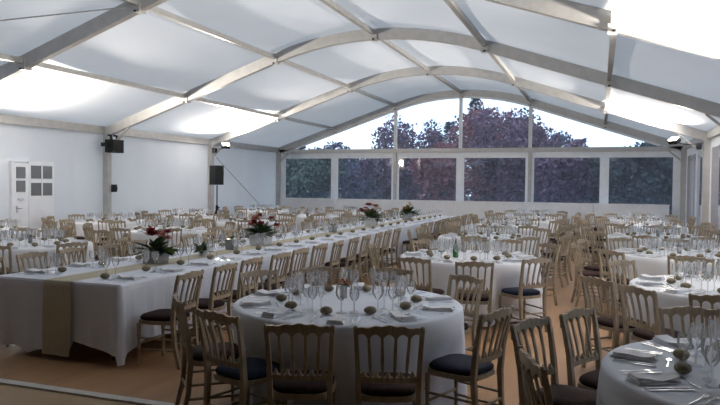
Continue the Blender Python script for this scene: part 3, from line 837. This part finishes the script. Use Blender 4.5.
# bud vases on the round tables
def bud_vase(x, y, col, label):
    t = thing('bud_vase', label, 'vase', (x, y, TZ+.001))
    part('vase', MB().lathe([(.028, 0), (.031, .01), (.030, .085), (.032, .10), (.027, .10), (.026, .02)], n=14), 'pot', t, True)
    g = MB()
    rr = random.Random(int(abs(x*50+y*9)))
    for i in range(14):
        a = rr.uniform(0, 6.28); leaf(g, (0, 0, .095), (math.cos(a), math.sin(a), rr.uniform(.1, 1)), .07, .028)
    part('foliage', g, 'fol', t)
    for q in range(4):
        g = MB(); a = q*1.6; blossom(g, (.026*math.cos(a), .026*math.sin(a), .11+.012*q), .034, q); part('blossom', g, col, t)
bud_vase(T1[0]-.10, T1[1]+.15, 'orange', 'small grey bud vase with orange flowers on round table')
def bottle(x, y, label):
    t = thing('bottle', label, 'bottle', (x, y, TZ+.001))
    part('body', MB().lathe([(.034, 0), (.037, .01), (.037, .12), (.030, .15), (.013, .185), (.012, .22)], n=14), 'bottle', t, True)
    part('cap', MB().lathe([(.014, 0), (.014, .022)], (0, 0, .218), 12), 'steel', t)
bottle(T2[0]-.13, T2[1]-.22, 'green glass bottle standing on a round table')
for (x, y, dsc) in ((1.08, 10.4, row(4, W1)), (-1.90, 12.2, row(4, W2)), (-8.05, 7.7, row(5, W3)), (-8.15, 11.1, row(4, W3)), (1.05, 13.75, row(3, W1)), (-2.0, 15.4, row(3, W2))):
    bud_vase(x, y, 'cream', 'cream posy on the ' + dsc)
lay_settings()

# ------------------------------------------------------------------ trees beyond the windows
def ball_leaves(rr, mb, c, rad, n, size, core=.35):
    for i in range(n):
        while True:
            p = Vector((rr.uniform(-1, 1), rr.uniform(-1, 1), rr.uniform(-1, 1)))
            if core < p.length < 1: break
        q = Vector((p.x*rad[0], p.y*rad[1], p.z*rad[2])) + Vector(c)
        d = Vector((rr.uniform(-1, 1), rr.uniform(-1, 1), rr.uniform(-1, 1))).normalized()
        s_ = d.cross(Vector((rr.uniform(-1, 1), rr.uniform(-1, 1), rr.uniform(-1, 1)))).normalized()
        L = size*rr.uniform(.6, 1.3)
        mb.add([q, q+d*L*.5+s_*L*.32, q+d*L, q+d*L*.5-s_*L*.32], [(0, 1, 2, 3)])
def broad_tree(x, y, h, wd, mat, label, seed, n=2600, bare=0.0, base=.12):
    rr = random.Random(seed)
    t = thing('tree', label, 'tree', (x, y, -.2), 0, 'trees behind the back windows')
    tr = MB().tube([(0, 0, 0), (.05, .03, h*.25), (-.03, .05, h*.5), (0, 0, h*.9)], [.16, .13, .09, .02], 7)
    crown = MB(); ends = []
    for k in range(16 if bare else 11):
        a = rr.uniform(0, 6.28); z0 = h*rr.uniform(.18, .55); el = rr.uniform(.5, 1.25)
        L = h*rr.uniform(.28, .5)
        r1 = min(wd*.5, L*math.cos(el)); e = (r1*math.cos(a), r1*math.sin(a), min(h*.97, z0+L*math.sin(el)))
        tr.tube([(0, 0, z0), (e[0]*.5, e[1]*.5, (z0+e[2])/2-.1), e], [.06, .035, .01], 5); ends.append(e)
        if bare:
            for q in range(5):
                f = rr.uniform(.4, 1); p0 = (e[0]*f, e[1]*f, z0+(e[2]-z0)*f)
                tr.tube([p0, (p0[0]+rr.uniform(-.4, .4), p0[1]+rr.uniform(-.4, .4), p0[2]+rr.uniform(.3, .9))], [.018, .005], 4)
    part('trunk', tr, 'bark', t)
    m = len(ends)+5
    for e in ends: ball_leaves(rr, crown, e, (wd*.20, wd*.20, h*.12), n//m, .22, .1)
    for k in range(5):
        z = h*(base+.14*k+.1); r = wd*.5*(1-.12*abs(k-1.5))
        ball_leaves(rr, crown, (0, 0, z), (r*.85, r*.85, h*.14), n//m, .24, .2)
    part('crown', crown, mat, t)
def conifer(x, y, h, wd, mat, label, seed, n=2600):
    rr = random.Random(seed)
    t = thing('conifer', label, 'tree', (x, y, -.2), 0, 'trees behind the back windows')
    part('trunk', MB().tube([(0, 0, 0), (0, 0, h)], [.15, .02], 7), 'bark', t)
    crown = MB()
    for i in range(n):
        q = rr.random()**.75; z = h*(.03+.96*q); r = wd*.5*(1-q)**.8*(.55+.45*abs(math.sin(z*4.2)))+.05
        a = rr.uniform(0, 6.28); rho = r*math.sqrt(rr.uniform(.15, 1))
        p = Vector((rho*math.cos(a), rho*math.sin(a), z)); d = Vector((math.cos(a), math.sin(a), rr.uniform(-.5, .3))).normalized()
        s_ = Vector((-math.sin(a), math.cos(a), rr.uniform(-.4, .4))).normalized(); L = rr.uniform(.18, .42)
        crown.add([p, p+d*L*.5+s_*L*.22, p+d*L, p+d*L*.5-s_*L*.22], [(0, 1, 2, 3)])
    part('crown', crown, mat, t)
def at(px, Y):   # ground point seen in image column px at depth Y
    a = math.atan((px-360)/FPX) - YAW
    return math.tan(a)*Y
broad_tree(at(312, 30), 30, 3.90, 3.4, 'leaf_green', 'low green evergreen tree behind the window next to white wall', 1, 4200)
conifer(at(296, 33.2), 33.2, 4.62, 2.6, 'leaf_dark', 'dark blue-green conifer at the white wall end', 2, 3600)
broad_tree(at(345, 37.5), 37.5, 4.22, 4.2, 'leaf_blue', 'grey-blue bushy tree beside the green evergreen', 3, 4200)
broad_tree(at(384, 33.8), 33.8, 5.28, 2.3, 'leaf_plum', 'plum tree with bare twigs beside the grey-blue tree', 4, 1500, 1)
broad_tree(at(412, 33.8), 33.8, 5.61, 2.3, 'leaf_plum', 'tall plum tree with bare twigs beside the small conifers', 5, 1500, 1)
conifer(at(436, 39), 39, 5.15, 2.1, 'leaf_blue', 'small spiky grey-blue conifer beside the tall plum tree', 6, 2200)
conifer(at(449, 42), 42, 5.98, 2.3, 'leaf_blue', 'small spiky grey-blue conifer beside the russet tree', 7, 2400)
broad_tree(at(487, 38.6), 38.6, 7.16, 4.8, 'leaf_red', 'large dense russet tree behind the middle back windows', 8, 6500)
broad_tree(at(520, 34), 34, 6.26, 3.7, 'leaf_plum', 'large dense plum tree beside the russet tree', 9, 6000)
conifer(at(474, 43.5), 43.5, 7.74, 2.5, 'leaf_dark', 'tall dark conifer rising behind the russet tree', 10, 2600)
broad_tree(at(545, 42.8), 42.8, 5.00, 3.1, 'leaf_blue', 'grey-blue tree beside the dense plum tree', 11, 3600)
broad_tree(at(578, 36.6), 36.6, 4.20, 2.6, 'leaf_blue', 'small rounded grey-blue bush tree beyond the back windows', 12, 3200)
broad_tree(at(640, 29), 29, 3.66, 3.4, 'leaf_dark', 'dark blue-green tree near the clear side wall', 13, 4600)
broad_tree(at(600, 32.4), 32.4, 3.82, 2.8, 'leaf_dark', 'dark rounded tree two along from the clear wall', 14, 4600)
broad_tree(at(560, 29.5), 29.5, 3.71, 2.2, 'leaf_plum', 'low plum shrub tree before the small rounded bush tree', 15, 4600)
broad_tree(at(440, 30.3), 30.3, 3.89, 3.2, 'leaf_red', 'low russet shrub tree before the small conifers', 16, 4600)
# clipped hedge closing the garden
rr = random.Random(21)
for k, (xa, xb) in enumerate(((-30, -19), (-19, -9), (-9, 1), (1, 12))):
    g = MB()
    for i in range(6200):
        p = Vector((rr.uniform(xa+.35, xb-.35), 47+rr.uniform(-.8, .8), rr.uniform(0, 3.9)))
        d = Vector((rr.uniform(-1, 1), rr.uniform(-1, .2), rr.uniform(-1, 1))).normalized(); s_ = d.cross(Vector((rr.uniform(-1, 1), rr.uniform(-1, 1), .3))).normalized(); L = rr.uniform(.2, .4)
        g.add([p, p+d*L*.5+s_*L*.35, p+d*L, p+d*L*.5-s_*L*.35], [(0, 1, 2, 3)])
    t = thing('hedge', 'tall dark evergreen hedge closing the garden behind the trees', 'hedge', (0, 0, -.2), 0, 'garden hedges')
    part('foliage', g, 'leaf_dark', t)
    part('dark_core', MB().box(((xa+xb)/2, 47.4, 1.75), (xb-xa-.8, .5, 3.3)), 'bark', t)  # dark core box, standing in for the shade deep inside the hedge
for k in range(4):
    broad_tree(8.5+rr.uniform(-.6, .8), 9+5.2*k, 3.8, 4.2, 'leaf_blue', 'grey-blue tree standing outside the clear side wall', 30+k, 4000)
